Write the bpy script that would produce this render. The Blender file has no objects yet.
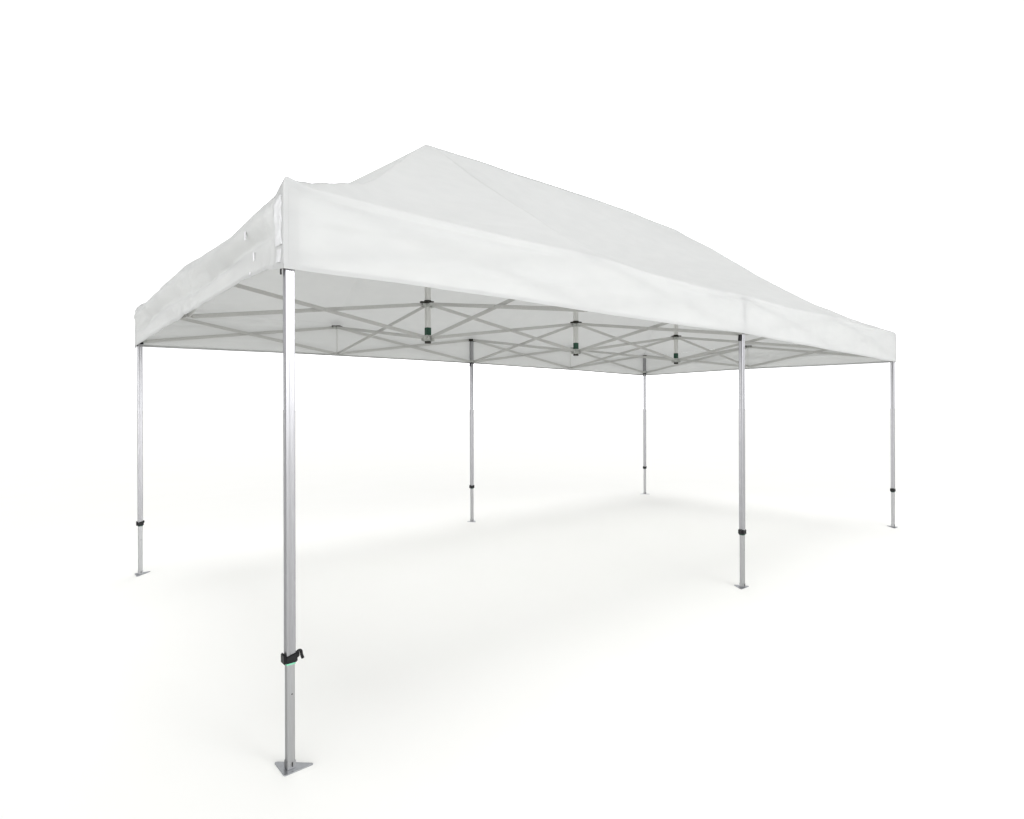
import bpy, bmesh, math
from mathutils import Vector, Matrix, noise

scene = bpy.context.scene
col = scene.collection
W, L = 4.03, 8.0          # depth and length of the tent in metres
OUT = 0.021                # how far the cloth hangs outside the leg centres

# ------------------------------------------------------------------ materials
def new_mat(name):
    m = bpy.data.materials.new(name); m.use_nodes = True
    nt = m.node_tree
    return m, nt, nt.nodes['Principled BSDF'], nt.nodes['Material Output']

def noise_bump(nt, bsdf, scale, strength, dist=0.002, stretch=None, detail=4):
    tc = nt.nodes.new('ShaderNodeTexCoord')
    n = nt.nodes.new('ShaderNodeTexNoise'); n.inputs['Scale'].default_value = scale
    n.inputs['Detail'].default_value = detail
    if stretch:
        mp = nt.nodes.new('ShaderNodeMapping'); mp.inputs['Scale'].default_value = stretch
        nt.links.new(tc.outputs['Object'], mp.inputs['Vector']); nt.links.new(mp.outputs['Vector'], n.inputs['Vector'])
    else:
        nt.links.new(tc.outputs['Object'], n.inputs['Vector'])
    b = nt.nodes.new('ShaderNodeBump'); b.inputs['Strength'].default_value = strength
    b.inputs['Distance'].default_value = dist
    nt.links.new(n.outputs['Fac'], b.inputs['Height'])
    nt.links.new(b.outputs['Normal'], bsdf.inputs['Normal'])
    return n, b

def colour_var(nt, bsdf, n, c0, c1, lo=0.35, hi=0.65):
    r = nt.nodes.new('ShaderNodeValToRGB')
    r.color_ramp.elements[0].position = lo; r.color_ramp.elements[1].position = hi
    r.color_ramp.elements[0].color = (*c0, 1); r.color_ramp.elements[1].color = (*c1, 1)
    nt.links.new(n.outputs['Fac'], r.inputs['Fac'])
    nt.links.new(r.outputs['Color'], bsdf.inputs['Base Color'])
    return r

def fabric(name, c0, c1, trans):
    m, nt, b, out = new_mat(name)
    b.inputs['Roughness'].default_value = 0.62
    b.inputs['Specular IOR Level'].default_value = 0.25
    n, bump = noise_bump(nt, b, 5.0, 0.4, 0.012, (1.0, 1.0, 2.5), 6)
    # weave on top of the soft puckers
    n2 = nt.nodes.new('ShaderNodeTexNoise'); n2.inputs['Scale'].default_value = 260
    tc = nt.nodes.new('ShaderNodeTexCoord'); nt.links.new(tc.outputs['Object'], n2.inputs['Vector'])
    b2 = nt.nodes.new('ShaderNodeBump'); b2.inputs['Strength'].default_value = 0.12; b2.inputs['Distance'].default_value = 0.001
    nt.links.new(n2.outputs['Fac'], b2.inputs['Height']); nt.links.new(bump.outputs['Normal'], b2.inputs['Normal'])
    nt.links.new(b2.outputs['Normal'], b.inputs['Normal'])
    r = colour_var(nt, b, n, c0, c1)
    tr = nt.nodes.new('ShaderNodeBsdfTranslucent')
    tr.inputs['Color'].default_value = (0.80, 0.81, 0.79, 1)
    mix = nt.nodes.new('ShaderNodeMixShader'); mix.inputs['Fac'].default_value = trans
    nt.links.new(b.outputs['BSDF'], mix.inputs[1]); nt.links.new(tr.outputs['BSDF'], mix.inputs[2])
    nt.links.new(mix.outputs['Shader'], out.inputs['Surface'])
    return m

M = {}
ROOF_TR = 0.29
M['roof'] = fabric('white_tent_fabric', (0.502, 0.508, 0.507), (0.524, 0.529, 0.526), ROOF_TR)
M['valance'] = M['roof']
M['strip'] = fabric('strip_fabric', (0.60, 0.605, 0.61), (0.63, 0.635, 0.64), 0.15)

def metal(name, c, rough, met, stretch=(60, 60, 1.5)):
    m, nt, b, out = new_mat(name)
    b.inputs['Specular Tint'].default_value = (0.45, 0.45, 0.46, 1)   # dull oxide: no white flare at grazing angles
    b.inputs['Metallic'].default_value = met; b.inputs['Roughness'].default_value = rough
    n, _ = noise_bump(nt, b, 6.0, 0.08, 0.001, stretch, 4)
    colour_var(nt, b, n, tuple(x * 0.92 for x in c), tuple(min(1, x * 1.05) for x in c))
    return m
M['leg'] = metal('brushed_aluminium', (0.34, 0.34, 0.352), 0.30, 0.85)
M['tube'] = metal('worn_inner_aluminium', (0.37, 0.373, 0.378), 0.34, 0.85)
M['bar'] = metal('dull_frame_aluminium', (0.48, 0.48, 0.465), 0.5, 0.30, (20, 20, 20))
M['post'] = metal('post_aluminium', (0.60, 0.60, 0.58), 0.42, 0.5)
M['plate'] = metal('galvanised_plate', (0.40, 0.41, 0.425), 0.35, 0.85, (8, 8, 8))

def plastic(name, c, rough=0.5):
    m, nt, b, out = new_mat(name)
    b.inputs['Specular IOR Level'].default_value = 0.22
    b.inputs['Roughness'].default_value = rough
    n, _ = noise_bump(nt, b, 90.0, 0.15, 0.001)
    colour_var(nt, b, n, tuple(x * 0.85 for x in c), tuple(min(1, x * 1.15) for x in c))
    return m
M['black'] = plastic('black_plastic', (0.008, 0.008, 0.009))
M['bracket'] = plastic('dark_bracket_plastic', (0.03, 0.03, 0.024))
M['grey'] = plastic('grey_plastic', (0.42, 0.43, 0.41))
M['green'] = plastic('dark_green_plastic', (0.018, 0.060, 0.038))
M['mint'] = plastic('light_green_plastic', (0.18, 0.52, 0.34))
M['white'] = plastic('white_plastic', (0.62, 0.62, 0.63), 0.5)
M['hole'] = plastic('drilled_hole', (0.05, 0.05, 0.05))

# ------------------------------------------------------------------ helpers
def link(name, bm, mat, parent=None, smooth=None, bevel=0):
    me = bpy.data.meshes.new(name)
    if bevel:
        es = [e for e in bm.edges if len(e.link_faces) == 2 and e.calc_face_angle(0) > 0.6]
        if es:
            bmesh.ops.bevel(bm, geom=es, offset=bevel, segments=2, affect='EDGES', clamp_overlap=True)
    bmesh.ops.recalc_face_normals(bm, faces=bm.faces)
    bm.to_mesh(me); bm.free()
    me.materials.append(mat)
    if smooth: 
        for p in me.polygons: p.use_smooth = True
    o = bpy.data.objects.new(name, me); col.objects.link(o)
    if parent: o.parent = parent
    return o

def box(bm, c, s, rot=None):
    v = bmesh.ops.create_cube(bm, size=1.0)['verts']
    mt = Matrix.Translation(c) @ (rot if rot else Matrix.Identity(4)) @ Matrix.Diagonal((*s, 1))
    bmesh.ops.transform(bm, matrix=mt, verts=v)
    return v

def cyl(bm, c, r, h, axis='Z', seg=16, r2=None):
    v = bmesh.ops.create_cone(bm, cap_ends=True, segments=seg, radius1=r, radius2=r if r2 is None else r2, depth=h)['verts']
    R = {'Z': Matrix.Identity(4), 'X': Matrix.Rotation(math.pi/2, 4, 'Y'), 'Y': Matrix.Rotation(math.pi/2, 4, 'X')}[axis]
    bmesh.ops.transform(bm, matrix=Matrix.Translation(c) @ R, verts=v)
    return v

def rounded_ring(bm, x, y, z, half, ch, groove=0.0):
    """square section with small rounded corners; optional shallow groove on each face"""
    pts = []
    for k in range(4):
        a = k * math.pi / 2
        ca, sa = math.cos(a), math.sin(a)
        loc = [(half, -half + ch), ]
        if groove:
            loc += [(half, -0.006), (half - groove, -0.004), (half - groove, 0.004), (half, 0.006)]
        loc += [(half, half - ch), (half - ch * 0.3, half - ch * 0.3)]
        for px, py in loc:
            pts.append((px * ca - py * sa, px * sa + py * ca))
    return [bm.verts.new((x + p[0], y + p[1], z)) for p in pts]

def tube(bm, x, y, z0, z1, half, ch=0.004, groove=0.0):
    a = rounded_ring(bm, x, y, z0, half, ch, groove); b = rounded_ring(bm, x, y, z1, half, ch, groove)
    n = len(a)
    for i in range(n):
        bm.faces.new((a[i], a[(i+1) % n], b[(i+1) % n], b[i]))
    bm.faces.new(list(reversed(a))); bm.faces.new(b)

def prism(bm, pts, z0, z1):
    a = [bm.verts.new((p[0], p[1], z0)) for p in pts]; b = [bm.verts.new((p[0], p[1], z1)) for p in pts]
    n = len(a)
    for i in range(n): bm.faces.new((a[i], a[(i+1) % n], b[(i+1) % n], b[i]))
    bm.faces.new(list(reversed(a))); bm.faces.new(b)

def sweep(bm, pts, r, seg=8, flat=1.0):
    pts = [Vector(p) for p in pts]; rings = []
    up = None
    for i, p in enumerate(pts):
        t = (pts[min(i+1, len(pts)-1)] - pts[max(i-1, 0)]).normalized()
        if up is None:
            up = Vector((0, 1, 0)) if abs(t.y) < 0.8 else Vector((1, 0, 0))
        u = (up - t * up.dot(t)).normalized(); w = t.cross(u)
        rings.append([bm.verts.new(p + u * math.cos(2*math.pi*k/seg) * r + w * math.sin(2*math.pi*k/seg) * r * flat) for k in range(seg)])
    for a, b in zip(rings, rings[1:]):
        for k in range(seg): bm.faces.new((a[k], a[(k+1) % seg], b[(k+1) % seg], b[k]))
    bm.faces.new(list(reversed(rings[0]))); bm.faces.new(rings[-1])

def interp(tab, x):
    if x <= tab[0][0]: return tab[0][1]
    for (a, va), (b, vb) in zip(tab, tab[1:]):
        if x <= b:
            t = (x - a) / (b - a); t2 = t * t * (3 - 2 * t)
            return va + (vb - va) * (0.5 * t + 0.5 * t2)
    return tab[-1][1]

def fb(x, y, z, oct=3):
    return noise.fractal(Vector((x, y, z)), 0.9, 2.1, oct)

# ------------------------------------------------------------------ the tent
gz = bpy.data.objects.new('gazebo', None); col.objects.link(gz)
gz.empty_display_size = 0.3
gz['label'] = 'large white pop-up gazebo with a peaked fabric roof on six aluminium legs'
gz['category'] = 'gazebo'

PEAK, EAVE = 4.06, 2.60
dF = [(0, 0.0), (0.5, -0.004), (1.3, 0.0), (2.0, 0.018), (2.7, -0.012), (3.4, -0.018), (4.0, 0.0), (5.0, -0.012), (6.0, 0.010), (7.0, -0.012), (8.0, 0.0)]
dE = [(0, 0.0), (0.16, -0.026), (0.32, -0.028), (0.88, -0.052), (1.36, -0.034), (1.95, 0.0), (2.8, -0.018), (3.6, -0.035), (4.03, -0.012)]
gL = [(0, 0.0), (0.29, 0.050), (0.44, 0.076), (0.61, 0.112), (0.735, 0.135), (0.95, 0.135), (1.31, 0.090), (1.65, 0.035), (2.02, 0.0)]
gLB = [(0, 0.0), (0.29, 0.050), (0.61, 0.11), (0.95, 0.13), (1.31, 0.105), (1.5, 0.088), (1.66, 0.066), (1.82, 0.034), (1.92, 0.012), (2.02, 0.0)]
gR = [(0, 0.0), (0.16, 0.040), (0.44, 0.100), (0.76, 0.133), (1.08, 0.150), (1.52, 0.083), (1.77, 0.035), (2.02, 0.0)]

def roof_z(x, y):
    x = min(max(x, 0), L); y = min(max(y, 0), W)
    ax = min(x, L - x); h = W / 2; b = min(y, W - y)
    a = ax * h / 2.0                       # corner cells stretched to squares
    if ax < 2.0:
        m, t = min(a, b), max(a, b)
        de = interp(dF, x) if b < a else interp(dE, y)
        w = (1 - m / t) if t > 1e-6 else 1
        g = interp((gL if y < h else gLB) if x < 4 else gR, t)
        z = EAVE + de * w * (1 - m / h) + (PEAK - EAVE) * m / h - g * (m / t if t > 1e-6 else 0)
        # slack cloth between hip and the crease
        if b < a: z -= (0.10 if x < 4 else 0.03) * math.sin(math.pi * min(1, b / max(t, .01))) * math.sin(math.pi * t / h) 
        else: z -= (0.13 if x < 4 else 0.05) * math.sin(math.pi * min(1, a / max(t, .01))) * math.sin(math.pi * t / h)
    else:
        m = b
        z = EAVE + interp(dF, x) * (1 - m / h) + (PEAK - EAVE) * m / h
        u = min(1, (x - 2.0) / 4.0)
        amp = 0.33
        z -= amp * (math.sin(math.pi * u ** 0.66)) * (math.sin(math.pi * (m / h) ** 1.3))
        z += 0.03 * math.exp(-((m - h) / 0.25) ** 2) * math.sin(math.pi * (x - 2) / 4)
    d = math.hypot(ax, b); z += (0.024 if x < 1 and y < 1 else 0.0) * math.exp(-(d / 0.07) ** 2)
    k = min(1, m / 0.25)
    z += 0.013 * fb(x * 0.9, y * 2.2, 1.7) * k
    # gentle folds running along the slope near the eaves
    z += 0.009 * fb(x * 0.7 + y * 2, y * 9.0, 4.2, 2) * k * max(0, 1 - m / 1.2)
    return z

def map_out(x, y):
    """tent coordinates -> cloth plan coordinates, a little outside the legs"""
    return (-OUT + x * (L + 2 * OUT) / L, -OUT + y * (W + 2 * OUT) / W)

NX, NY = 320, 160
bm = bmesh.new()
grid = []
for i in range(NX + 1):
    row = []
    for j in range(NY + 1):
        x, y = L * i / NX, W * j / NY
        X, Y = map_out(x, y)
        row.append(bm.verts.new((X, Y, roof_z(x, y))))
    grid.append(row)
for i in range(NX):
    for j in range(NY):
        a, b, c, d = grid[i][j], grid[i+1][j], grid[i+1][j+1], grid[i][j+1]
        left = i < NX / 2; front = j < NY / 2
        if left == front: bm.faces.new((a, b, c)); bm.faces.new((a, c, d))
        else: bm.faces.new((a, b, d)); bm.faces.new((b, c, d))
canopy = link('canopy', bm, M['roof'], gz, smooth=True)
canopy['label'] = 'white fabric roof with a long ridge and sagging hips'

# bottom heights of the hanging valances
bF = [(0, 2.215), (0.7, 2.231), (1.3, 2.236), (2.0, 2.236), (3.0, 2.243), (4.0, 2.258), (5.2, 2.238), (6.5, 2.222), (8.0, 2.206)]
bB = [(0, 2.212), (2.0, 2.236), (4.0, 2.240), (6.0, 2.228), (8.0, 2.205)]
bE = [(0, 2.216), (0.2, 2.244), (0.7, 2.254), (1.24, 2.250), (1.8, 2.238), (2.8, 2.232), (4.03, 2.212)]
bE2 = [(0, 2.206), (2, 2.22), (4.03, 2.205)]

def valance_point(side, s, k):
    """side F/B/E(near end)/G(far end); s along the edge in metres; k 0 top .. 1 bottom"""
    long = side in 'FB'
    tot = L if long else W
    if side == 'F': x, y, n = s, 0.0, (0, -1); bt = interp(bF, s)
    elif side == 'B': x, y, n = s, W, (0, 1); bt = interp(bB, s)
    elif side == 'E': x, y, n = 0.0, s, (-1, 0); bt = interp(bE, s)
    else: x, y, n = L, s, (1, 0); bt = interp(bE2, s)
    X, Y = map_out(x, y)
    zt = roof_z(x, y)
    z = zt + (bt - zt) * k
    e = min(1, s / 0.25, (tot - s) / 0.25)            # pinned at the corners
    e = e * e * (3 - 2 * e)
    o = 0.014 * min(1, k * 12)                          # rolled edge at the eave
    o += e * 0.013 * fb(s * 1.3, z * 3.0, {'F': 0, 'B': 5, 'E': 9, 'G': 13}[side]) * min(1, k * 4)
    if side in 'FB':
        o -= e * 0.011 * math.exp(-((k - 0.12) / 0.04) ** 2) * (0.6 + 0.4 * math.sin(s * 2.1))
        kd = 0.42 - 0.16 * s                           # long diagonal fold from the near corner
        o += e * 0.011 * math.exp(-((k - kd) / 0.06) ** 2) * max(0, 1 - s / 2.2)
        o += e * 0.005 * math.exp(-((k - (0.80 - 0.09 * s)) / 0.05) ** 2) * max(0, 1 - abs(s - 1.5) / 2)
        kd2 = 0.25 + 0.5 * (s - 6.3) / 1.7
        o += e * 0.010 * math.exp(-((k - kd2) / 0.12) ** 2) * (1 if s > 6.0 else 0) * min(1, max(0, s - 6.0))
    else:
        o += e * (0.034 * math.exp(-((k - 0.28) / 0.15) ** 2) - 0.016 * math.exp(-((k - 0.58 + 0.05 * math.sin(s * 3)) / 0.07) ** 2) + 0.010 * k)
        c = math.exp(-((s - 1.75) / 0.45) ** 2)        # crumpled part by the middle of the end
        o += 0.013 * c * fb(s * 7 + z * 5, z * 11, 3.1, 3) * min(1, k * 4)
        o += 0.007 * e * fb(s * 3.0, z * 2.0, 7.7, 3)
        c2 = math.exp(-((s - 0.15) / 0.12) ** 2)
        o += 0.010 * c2 * fb(s * 24, z * 9, 1.3, 2) * min(1, s / 0.05)
    # close the corner: run the cloth round to meet the neighbouring valance
    c0 = 0.014 * min(1, k * 12) * (max(0, 1 - s / 0.25) - max(0, 1 - (tot - s) / 0.25))
    if side in 'FB': X -= c0
    else: Y -= c0
    return Vector((X + n[0] * o, Y + n[1] * o, z))

def build_valance(side):
    tot = L if side in 'FB' else W
    n = 420 if side in 'FB' else 260; m = 30
    bm = bmesh.new(); rows = []
    for i in range(n + 1):
        rows.append([bm.verts.new(valance_point(side, tot * i / n, k / m)) for k in range(m + 1)])
    for i in range(n):
        for k in range(m):
            bm.faces.new((rows[i][k], rows[i][k+1], rows[i+1][k+1], rows[i+1][k]))
    v = link('valance', bm, M['valance'], canopy, smooth=True)
    # turned up hem, a narrow second layer just outside the cloth
    bm = bmesh.new(); rows = []
    nv = {'F': Vector((0, -1, 0)), 'B': Vector((0, 1, 0)), 'E': Vector((-1, 0, 0)), 'G': Vector((1, 0, 0))}[side]
    for i in range(n + 1):
        s = tot * i / n
        p0 = valance_point(side, s, 1.0); p1 = valance_point(side, s, 0.95)
        rows.append([bm.verts.new(p0 + nv * 0.002 + Vector((0, 0, -0.001))), bm.verts.new(p1 + nv * 0.0015),
                     bm.verts.new(p1 - nv * 0.0015), bm.verts.new(p0 - nv * 0.002 + Vector((0, 0, -0.001)))])
    for i in range(n):
        for k in range(4):
            a, b = rows[i], rows[i+1]
            bm.faces.new((a[k], a[(k+1) % 4], b[(k+1) % 4], b[k]))
    link('hem', bm, M['valance'], canopy, smooth=False)
    return v
for sd in 'FBEG': build_valance(sd)

# welded reinforcement strips on the valances
def strip(side, s0, s1, k0, k1, mat, off=0.003, name='seam_strip', wob=0.0):
    nv = {'F': Vector((0, -1, 0)), 'B': Vector((0, 1, 0)), 'E': Vector((-1, 0, 0)), 'G': Vector((1, 0, 0))}[side]
    bm = bmesh.new(); a = []; b = []; ns, nk = 8, 24
    for i in range(ns + 1):
        ra, rb = [], []
        for k in range(nk + 1):
            s = s0 + (s1 - s0) * i / ns; kk = k0 + (k1 - k0) * k / nk
            s_ = s + wob * fb(kk * 9, s * 3, 2.2, 2)
            p = valance_point(side, s_, kk)
            w = wob * 0.5 * abs(fb(kk * 7, s * 20, 8.8, 2))
            ra.append(bm.verts.new(p + nv * (off + w))); rb.append(bm.verts.new(p + nv * 0.0005))
        a.append(ra); b.append(rb)
    for i in range(ns):
        for k in range(nk):
            bm.faces.new((a[i][k], a[i][k+1], a[i+1][k+1], a[i+1][k]))
    for i in range(ns):
        bm.faces.new((a[i][0], a[i+1][0], b[i+1][0], b[i][0])); bm.faces.new((a[i][nk], b[i][nk], b[i+1][nk], a[i+1][nk]))
    for k in range(nk):
        bm.faces.new((a[0][k], b[0][k], b[0][k+1], a[0][k+1])); bm.faces.new((a[ns][k], a[ns][k+1], b[ns][k+1], b[ns][k]))
    return link(name, bm, mat, canopy, smooth=(wob > 0))
strip('F', 0.02, 0.06, 0.10, 0.985, M['roof'], 0.0012)
for s0, s1, k0, k1 in ((0.02, 0.085, 0.20, 0.74), (0.03, 0.075, 0.78, 0.93)):
    f = strip('E', s0, s1, k0, k1, M['strip'], 0.004, 'corner_flap', 0.012)
for s, k0, k1 in ((0.405, 0.33, 0.46), (0.355, 0.66, 0.79), (0.405, 0.93, 0.965)):
    pa, pb = valance_point('E', s, k0), valance_point('E', s, k1)
    bm = bmesh.new(); xx = min(valance_point('E', s, k0 + (k1 - k0) * q / 6).x for q in range(7))
    box(bm, (xx - 0.004, pa.y, (pa.z + pb.z) / 2), (0.005, 0.014, pa.z - pb.z))
    link('tie_tab', bm, M['white'], canopy, bevel=0.001)

# ------------------------------------------------------------------ legs
TOP, LOW = 2.565, 2.262
legs = []
# x, y, kind, lever direction (radians, None = lever folded out of sight)
SPOTS = [(0, 0, 'corner', 0.0), (4, 0, 'middle', math.pi), (8, 0, 'corner', math.pi),
         (0, W, 'corner', None), (4, W, 'middle', None), (8, W, 'corner', None)]
for (x, y, kind, lev) in SPOTS:
    has_lever = lev is not None; lev = lev or 0.0
    sx = 1 if x < 4 else -1; sy = 1 if y < 1 else -1
    bm = bmesh.new(); tube(bm, x, y, 0.50, 2.55, 0.0205, 0.004, 0.0012)
    leg = link('leg', bm, M['leg'], gz)
    bm = bmesh.new(); tube(bm, x, y, 0.004, 0.52, 0.0172, 0.003)
    link('inner_tube', bm, M['tube'], leg)
    # adjustment holes in the inner tube, on the faces turned outwards
    bm = bmesh.new()
    cyl(bm, (x + 0.003, y - 0.0172, 0.335), 0.0035, 0.001, 'Y')
    link('adjustment_hole', bm, M['hole'], leg)
    # clamp: collar with a raised ear and a lever
    bm = bmesh.new()
    box(bm, (x, y, 0.492), (0.053, 0.053, 0.034))
    for vv in bm.verts:
        if vv.co.z > 0.5: vv.co.z += 0.010 * (1 if (vv.co.x - x) * math.cos(lev) > 0 else -0.35)
    box(bm, (x - math.cos(lev) * 0.028, y, 0.494), (0.010, 0.046, 0.044))
    box(bm, (x + math.cos(lev) * 0.029, y - 0.012 * sy, 0.505), (0.014, 0.026, 0.024))
    link('height_clamp', bm, M['black'], leg, bevel=0.004)
    bm = bmesh.new(); c = math.cos(lev) * (1.0 if x == 0 else 1.45)
    pts = []
    for k in range(9):
        a = math.pi * 0.95 - k / 8 * math.pi * 0.95
        pts.append((x + c * (0.036 + 0.009 * math.cos(a)), y - 0.016 * sy, 0.512 + 0.008 * math.sin(a)))
    pts += [(x + c * 0.047, y - 0.016 * sy, 0.498), (x + c * 0.052, y - 0.016 * sy, 0.482)]
    if has_lever:
        sweep(bm, pts, 0.0068, 8, 1.0)
        link('clamp_lever', bm, M['black'], leg, smooth=True)
    bm = bmesh.new(); tube(bm, x, y, 0.467, 0.4755, 0.0198, 0.004)
    link('clamp_ring', bm, M['mint'] if (x, y) == (0, 0) else M['green'], leg)
    # foot plate
    if kind == 'corner':
        tri = [(-0.036, -0.046), (0.084, -0.044), (0.089, -0.038), (0.085, -0.031), (-0.028, 0.078), (-0.036, 0.082), (-0.042, 0.076), (-0.042, -0.042)]
    else:
        tri = [(-0.062, -0.028), (0.062, -0.028), (0.066, -0.020), (0.008, 0.074), (0.0, 0.078), (-0.008, 0.074), (-0.066, -0.020)]
    pts = [(x + p[0] * sx, y + p[1] * sy) for p in tri]
    if sx * sy < 0: pts.reverse()
    bm = bmesh.new(); prism(bm, pts, 0.0, 0.005)
    foot = link('foot_plate', bm, M['plate'], leg, bevel=0.0012)
    bm = bmesh.new(); 
    box(bm, (x, y, 0.022), (0.0385, 0.0385, 0.034))
    link('foot_socket', bm, M['tube'], leg, bevel=0.002)
    bm = bmesh.new()
    box(bm, (x + 0.003, y - 0.0198, 0.024), (0.006, 0.003, 0.020))
    link('foot_bolt', bm, M['hole'], leg)
    # top bracket (fixed) and slider
    for zc, nm, mt in ((TOP, 'top_bracket', M['bracket']), (LOW + 0.004, 'slider_bracket', M['grey'])):
        bm = bmesh.new(); box(bm, (x + (0.007 * sx if kind == 'corner' else 0), y + 0.007 * sy, zc), (0.044, 0.044, 0.036))
        arms = [(0, sy)]
        if kind == 'corner': arms.append((sx, 0))
        else: arms += [(1, 0), (-1, 0)]
        for ax_, ay_ in arms:
            for q in (-1, 1):
                box(bm, (x + ax_ * 0.040 + ay_ * q * 0.016, y + ay_ * 0.040 + ax_ * q * 0.016, zc), (0.034 if ax_ else 0.006, 0.034 if ay_ else 0.006, 0.034))
        link(nm, bm, mt, leg, bevel=0.002)
    if y > 1: bm = bmesh.new(); tube(bm, x + (0.003 * sx if kind == 'corner' else 0), y + 0.003 * sy, LOW - 0.030, LOW - 0.008, 0.0245, 0.006)
    if y > 1: link('slider_lock', bm, M['black'], leg)
    # strap that ties the cloth to the leg just under the hem
    bm = bmesh.new(); pts = []
    dirx = -1 if kind == 'middle' else (-sx if y > 1 or x > 4 else -1)
    for k in range(8):
        a = k / 7
        pts.append((x + dirx * (0.020 + 0.014 * math.sin(a * math.pi * 0.6)), y + sy * (0.004), 2.262 - 0.068 * a))
    sweep(bm, pts, 0.013 if kind == 'middle' else 0.007, 8, 0.5)
    link('canopy_strap', bm, M['black'], leg, smooth=True)
    legs.append(leg)

# ------------------------------------------------------------------ centre posts and side joints
def joint(bm, x, y, z, arms, s=0.05, h=0.032):
    box(bm, (x, y, z), (s, s, h))
    for ax_, ay_ in arms:
        for q in (-1, 1):
            box(bm, (x + ax_ * (s/2 + 0.014) + ay_ * q * 0.016, y + ay_ * (s/2 + 0.014) + ax_ * q * 0.016, z), (0.034 if ax_ else 0.006, 0.034 if ay_ else 0.006, h * 0.9))

ALL = [(1, 0), (-1, 0), (0, 1), (0, -1)]
for x in (2, 4, 6):
    y = W / 2
    bm = bmesh.new(); tube(bm, x, y, LOW - 0.03, PEAK - 0.10, 0.0215, 0.004, 0.0012)
    post = link('centre_post', bm, M['post'], gz)
    bm = bmesh.new(); joint(bm, x, y, TOP - 0.008, ALL, 0.06, 0.036)
    link('lower_half_bracket', bm, M['grey'], post, bevel=0.002)
    bm = bmesh.new(); box(bm, (x, y, TOP + 0.018), (0.150, 0.036, 0.015)); box(bm, (x, y, TOP + 0.0185), (0.036, 0.150, 0.013)); cyl(bm, (x, y, TOP + 0.020), 0.052, 0.015, 'Z', 8); cyl(bm, (x, y, TOP + 0.032), 0.034, 0.016, 'Z', 12)
    link('upper_bracket', bm, M['bracket'], post)
    bm = bmesh.new(); joint(bm, x, y, LOW - 0.012, ALL, 0.062, 0.05)
    link('lower_bracket', bm, M['grey'], post, bevel=0.004)
    bm = bmesh.new(); tube(bm, x, y, LOW + 0.020, LOW + 0.090, 0.0232, 0.004)
    link('sprung_collar', bm, M['green'], post)
    bm = bmesh.new(); cyl(bm, (x, y, LOW - 0.046), 0.030, 0.022, 'Z', 16)
    link('post_cap', bm, M['bracket'], post)
    bm = bmesh.new(); cyl(bm, (x, y, PEAK - 0.095), 0.035, 0.02, 'Z', 20)
    link('peak_pad', bm, M['black'], post)

for (x, y, arms) in ((2, 0, [(1, 0), (-1, 0), (0, 1)]), (6, 0, [(1, 0), (-1, 0), (0, 1)]), (2, W, [(1, 0), (-1, 0), (0, -1)]), (6, W, [(1, 0), (-1, 0), (0, -1)]),
                     (0, W/2, [(1, 0), (0, 1), (0, -1)]), (L, W/2, [(-1, 0), (0, 1), (0, -1)])):
    x += 0.012 * sum(a[0] for a in arms); y += 0.012 * sum(a[1] for a in arms)
    bm = bmesh.new(); joint(bm, x, y, TOP, arms, 0.042, 0.030)
    j = link('side_joint', bm, M['grey'], gz, bevel=0.002)
    bm = bmesh.new(); box(bm, (x, y, TOP + 0.018), (0.044, 0.044, 0.014))
    for a_ in arms: box(bm, (x + 0.035 * a_[0], y + 0.035 * a_[1], TOP + 0.018), (0.050, 0.036, 0.010) if a_[0] else (0.036, 0.050, 0.010))
    link('joint_cap', bm, M['bracket'], j)
    bm = bmesh.new(); cyl(bm, (x, y, (TOP + LOW) / 2), 0.005, TOP - LOW, 'Z', 10)
    link('guide_rod', bm, M['post'], j)
    bm = bmesh.new(); joint(bm, x, y, LOW, arms, 0.034, 0.024)
    link('lower_joint', bm, M['bar'], j, bevel=0.002)

# ------------------------------------------------------------------ scissor trusses: two crossed bars in every two-metre bay
def bar(p0, p1, side, w=0.014, h=0.031):
    p0, p1 = Vector(p0), Vector(p1)
    d = (p1 - p0); ln = d.length; t = d.normalized()
    n = t.cross(Vector((0, 0, 1))).normalized(); u = n.cross(t)
    R = Matrix((t, n, u)).transposed().to_4x4()
    mid = (p0 + p1) / 2 + n * side * 0.0085
    bm = bmesh.new(); 
    box(bm, (0, 0, 0), (ln, w, h))
    es = [e for e in bm.edges if abs((e.verts[0].co - e.verts[1].co).x) > ln * 0.9]
    bmesh.ops.bevel(bm, geom=es, offset=0.004, segments=3, affect='EDGES')
    o = link('truss_bar', bm, M['bar'], gz)
    o.matrix_local = Matrix.Translation(mid) @ R
    for q in (-1, 1):
        pass
    return o

def bay(a, b):
    a, b = Vector(a), Vector(b); t = (b - a).normalized(); a2 = a + t * 0.045; b2 = b - t * 0.045
    o1 = bar((a2.x, a2.y, TOP), (b2.x, b2.y, LOW), 1); o2 = bar((a2.x, a2.y, LOW), (b2.x, b2.y, TOP), -1)
    bm = bmesh.new(); cyl(bm, (0, 0.0, 0), 0.008, 0.040, 'Y', 12)
    link('pivot_bolt', bm, M['grey'], o1).location = (0, -0.0085, 0)
    return o1, o2
for y in (0, W/2, W):
    for x in (0, 2, 4, 6): bay((x, y, 0), (x + 2, y, 0))
for x in (0, 2, 4, 6, 8):
    for y in (0, W/2): bay((x, y, 0), (x, y + W/2, 0))

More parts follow.
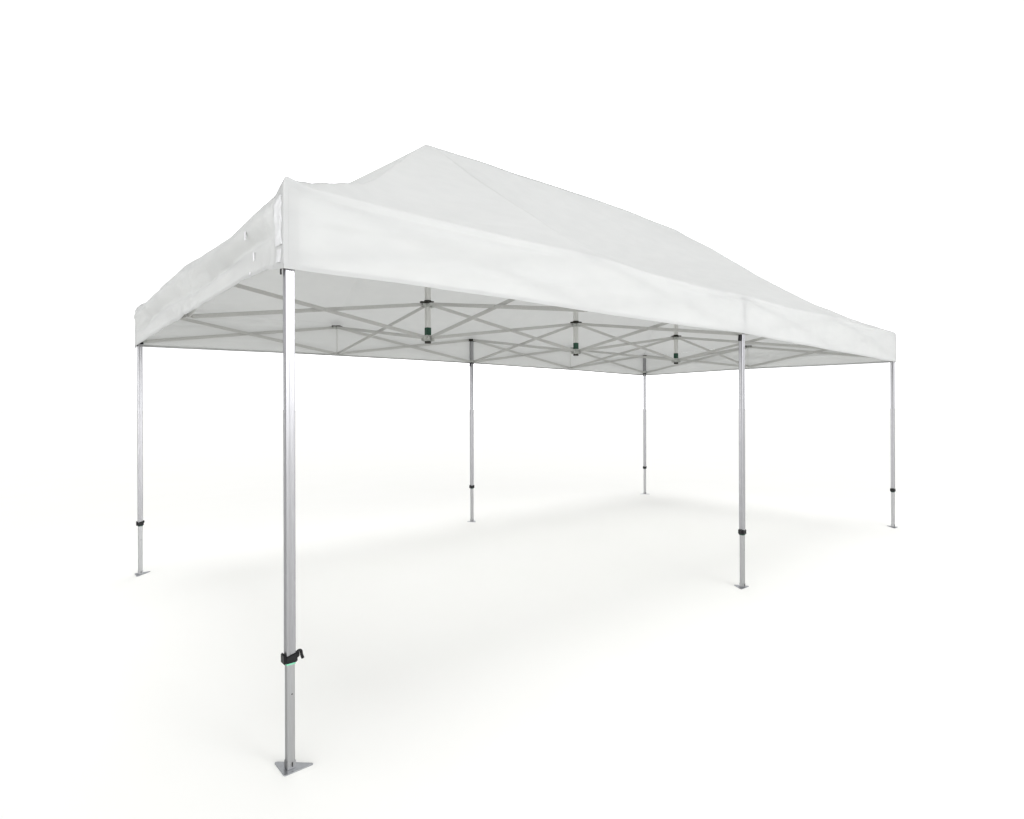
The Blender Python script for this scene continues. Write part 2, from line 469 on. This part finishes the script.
# ------------------------------------------------------------------ ground
m, nt, b, out = new_mat('ground_white')
b.inputs['Roughness'].default_value = 0.9; b.inputs['Specular IOR Level'].default_value = 0.0
n, _ = noise_bump(nt, b, 1.2, 0.05, 0.002)
colour_var(nt, b, n, (0.948, 0.948, 0.918), (0.956, 0.955, 0.928))
bm = bmesh.new()
bmesh.ops.create_circle(bm, cap_ends=True, segments=96, radius=900)
g = link('ground', bm, m); g.location = (4, 2, 0)
g['kind'] = 'structure'

# ------------------------------------------------------------------ light
BACK_EL = [(0.0, 1.0), (0.57, 1.0), (0.68, 0.50), (0.80, 0.12), (1.0, 0.08)]
ROOM_EL = [(0.0, 2.0), (0.16, 2.0), (0.34, 0.85), (0.62, 0.32), (1.0, 0.06)]
SIDE_AZ = [(0.0, 1.3), (0.08, 1.7), (0.17, 2.0), (0.28, 1.85), (0.33, 0.95), (0.40, 0.4), (0.46, 0.4), (0.754, 0.3), (0.765, 0.12), (0.84, 0.2), (0.91, 1.0), (1.0, 1.3)]
BACK_AZ = [(0.0, 1.0), (0.49, 0.8), (0.56, 0.9), (0.61, 1.9), (0.67, 1.75), (0.72, 0.85), (0.75, 0.7), (1.0, 0.7)]
w = bpy.data.worlds.new('World'); scene.world = w; w.use_nodes = True
nt = w.node_tree; bg = nt.nodes['Background']
tc = nt.nodes.new('ShaderNodeTexCoord'); sp = nt.nodes.new('ShaderNodeSeparateXYZ')
nt.links.new(tc.outputs['Generated'], sp.inputs[0])
def mnode(op, a, b=None):
    n = nt.nodes.new('ShaderNodeMath'); n.operation = op
    for i, v in enumerate((a, b)):
        if v is None: continue
        if isinstance(v, (int, float)): n.inputs[i].default_value = v
        else: nt.links.new(v, n.inputs[i])
    return n.outputs[0]
def ramp(src, stops):
    r = nt.nodes.new('ShaderNodeValToRGB'); nt.links.new(src, r.inputs['Fac'])
    e = r.color_ramp.elements
    e[0].position = stops[0][0]; e[1].position = stops[-1][0]
    for q in stops[1:-1]: e.new(q[0])
    for el_, q in zip(e, stops): el_.color = (q[1] / 2, q[1] / 2, q[1] * 1.006 / 2, 1)
    return r.outputs['Color']
# white backdrop behind the tent, a low bright band behind the photographer, a dim ceiling and a dark left side
az = mnode('DIVIDE', mnode('ADD', mnode('ARCTAN2', sp.outputs['Y'], sp.outputs['X']), math.pi), 2 * math.pi)
backdrop = ramp(sp.outputs['Z'], BACK_EL)
room = ramp(sp.outputs['Z'], ROOM_EL)
mask = ramp(az, [(0.0, 0), (0.44, 0), (0.49, 2), (0.7535, 2), (0.758, 0), (1.0, 0)])
side = ramp(az, SIDE_AZ)
def mixc(mode, a, b, f):
    mx = nt.nodes.new('ShaderNodeMix'); mx.data_type = 'RGBA'; mx.blend_type = mode; mx.clamp_result = False
    if isinstance(f, float): mx.inputs[0].default_value = f
    else: nt.links.new(f, mx.inputs[0])
    nt.links.new(a, mx.inputs[6]); nt.links.new(b, mx.inputs[7])
    return mx.outputs[2]
def twice(c): return mixc('ADD', c, c, 1.0)
fin = mixc('MIX', mixc('ADD', mixc('MULTIPLY', room, side, 1.0), mixc('MULTIPLY', room, side, 1.0), 1.0), twice(mixc('MULTIPLY', backdrop, ramp(az, BACK_AZ), 1.0)), mask)
nt.links.new(fin, bg.inputs['Color'])
bg.inputs['Strength'].default_value = 3.12     # ramps hold half values

def sun(name, frm, strength, angle):
    d = bpy.data.lights.new(name, 'SUN'); d.energy = strength; d.angle = math.radians(angle)
    o = bpy.data.objects.new(name, d); col.objects.link(o)
    o.rotation_euler = Vector(frm).to_track_quat('Z', 'Y').to_euler(); o.location = Vector(frm) * 20
    return o
sun('overhead_softbox', (0.0, 0.03, 1.0), 0.82, 36)
ld = bpy.data.lights.new('front_softbox', 'AREA'); ld.shape = 'RECTANGLE'; ld.size = 2.6; ld.size_y = 1.6; ld.energy = 150
lo = bpy.data.objects.new('front_softbox', ld); col.objects.link(lo)
lo.location = (2.6, -7.5, 4.2)
lo.rotation_euler = (Vector(lo.location) - Vector((2.0, 0, 1.6))).to_track_quat('Z', 'Y').to_euler()

# ------------------------------------------------------------------ camera
cd = bpy.data.cameras.new('camera'); cam = bpy.data.objects.new('camera', cd); col.objects.link(cam)
cd.sensor_width = 36.0; cd.lens = 583.0 / 1024 * 36.0
cd.shift_y = -1.04 / 1024; cd.clip_end = 3000; cd.clip_start = 0.05
cam.location = (-0.9326, -2.6174, 1.5987)
R = Matrix.Rotation(0.863457 - math.pi/2, 4, 'Z') @ Matrix.Rotation(math.pi/2, 4, 'X') @ Matrix.Rotation(-0.0026, 4, 'Z')
cam.rotation_euler = R.to_euler()
scene.camera = cam

scene.render.engine = 'CYCLES'
vs = scene.view_settings
vs.view_transform = 'Standard'; vs.look = 'None'; vs.exposure = 0; vs.gamma = 1
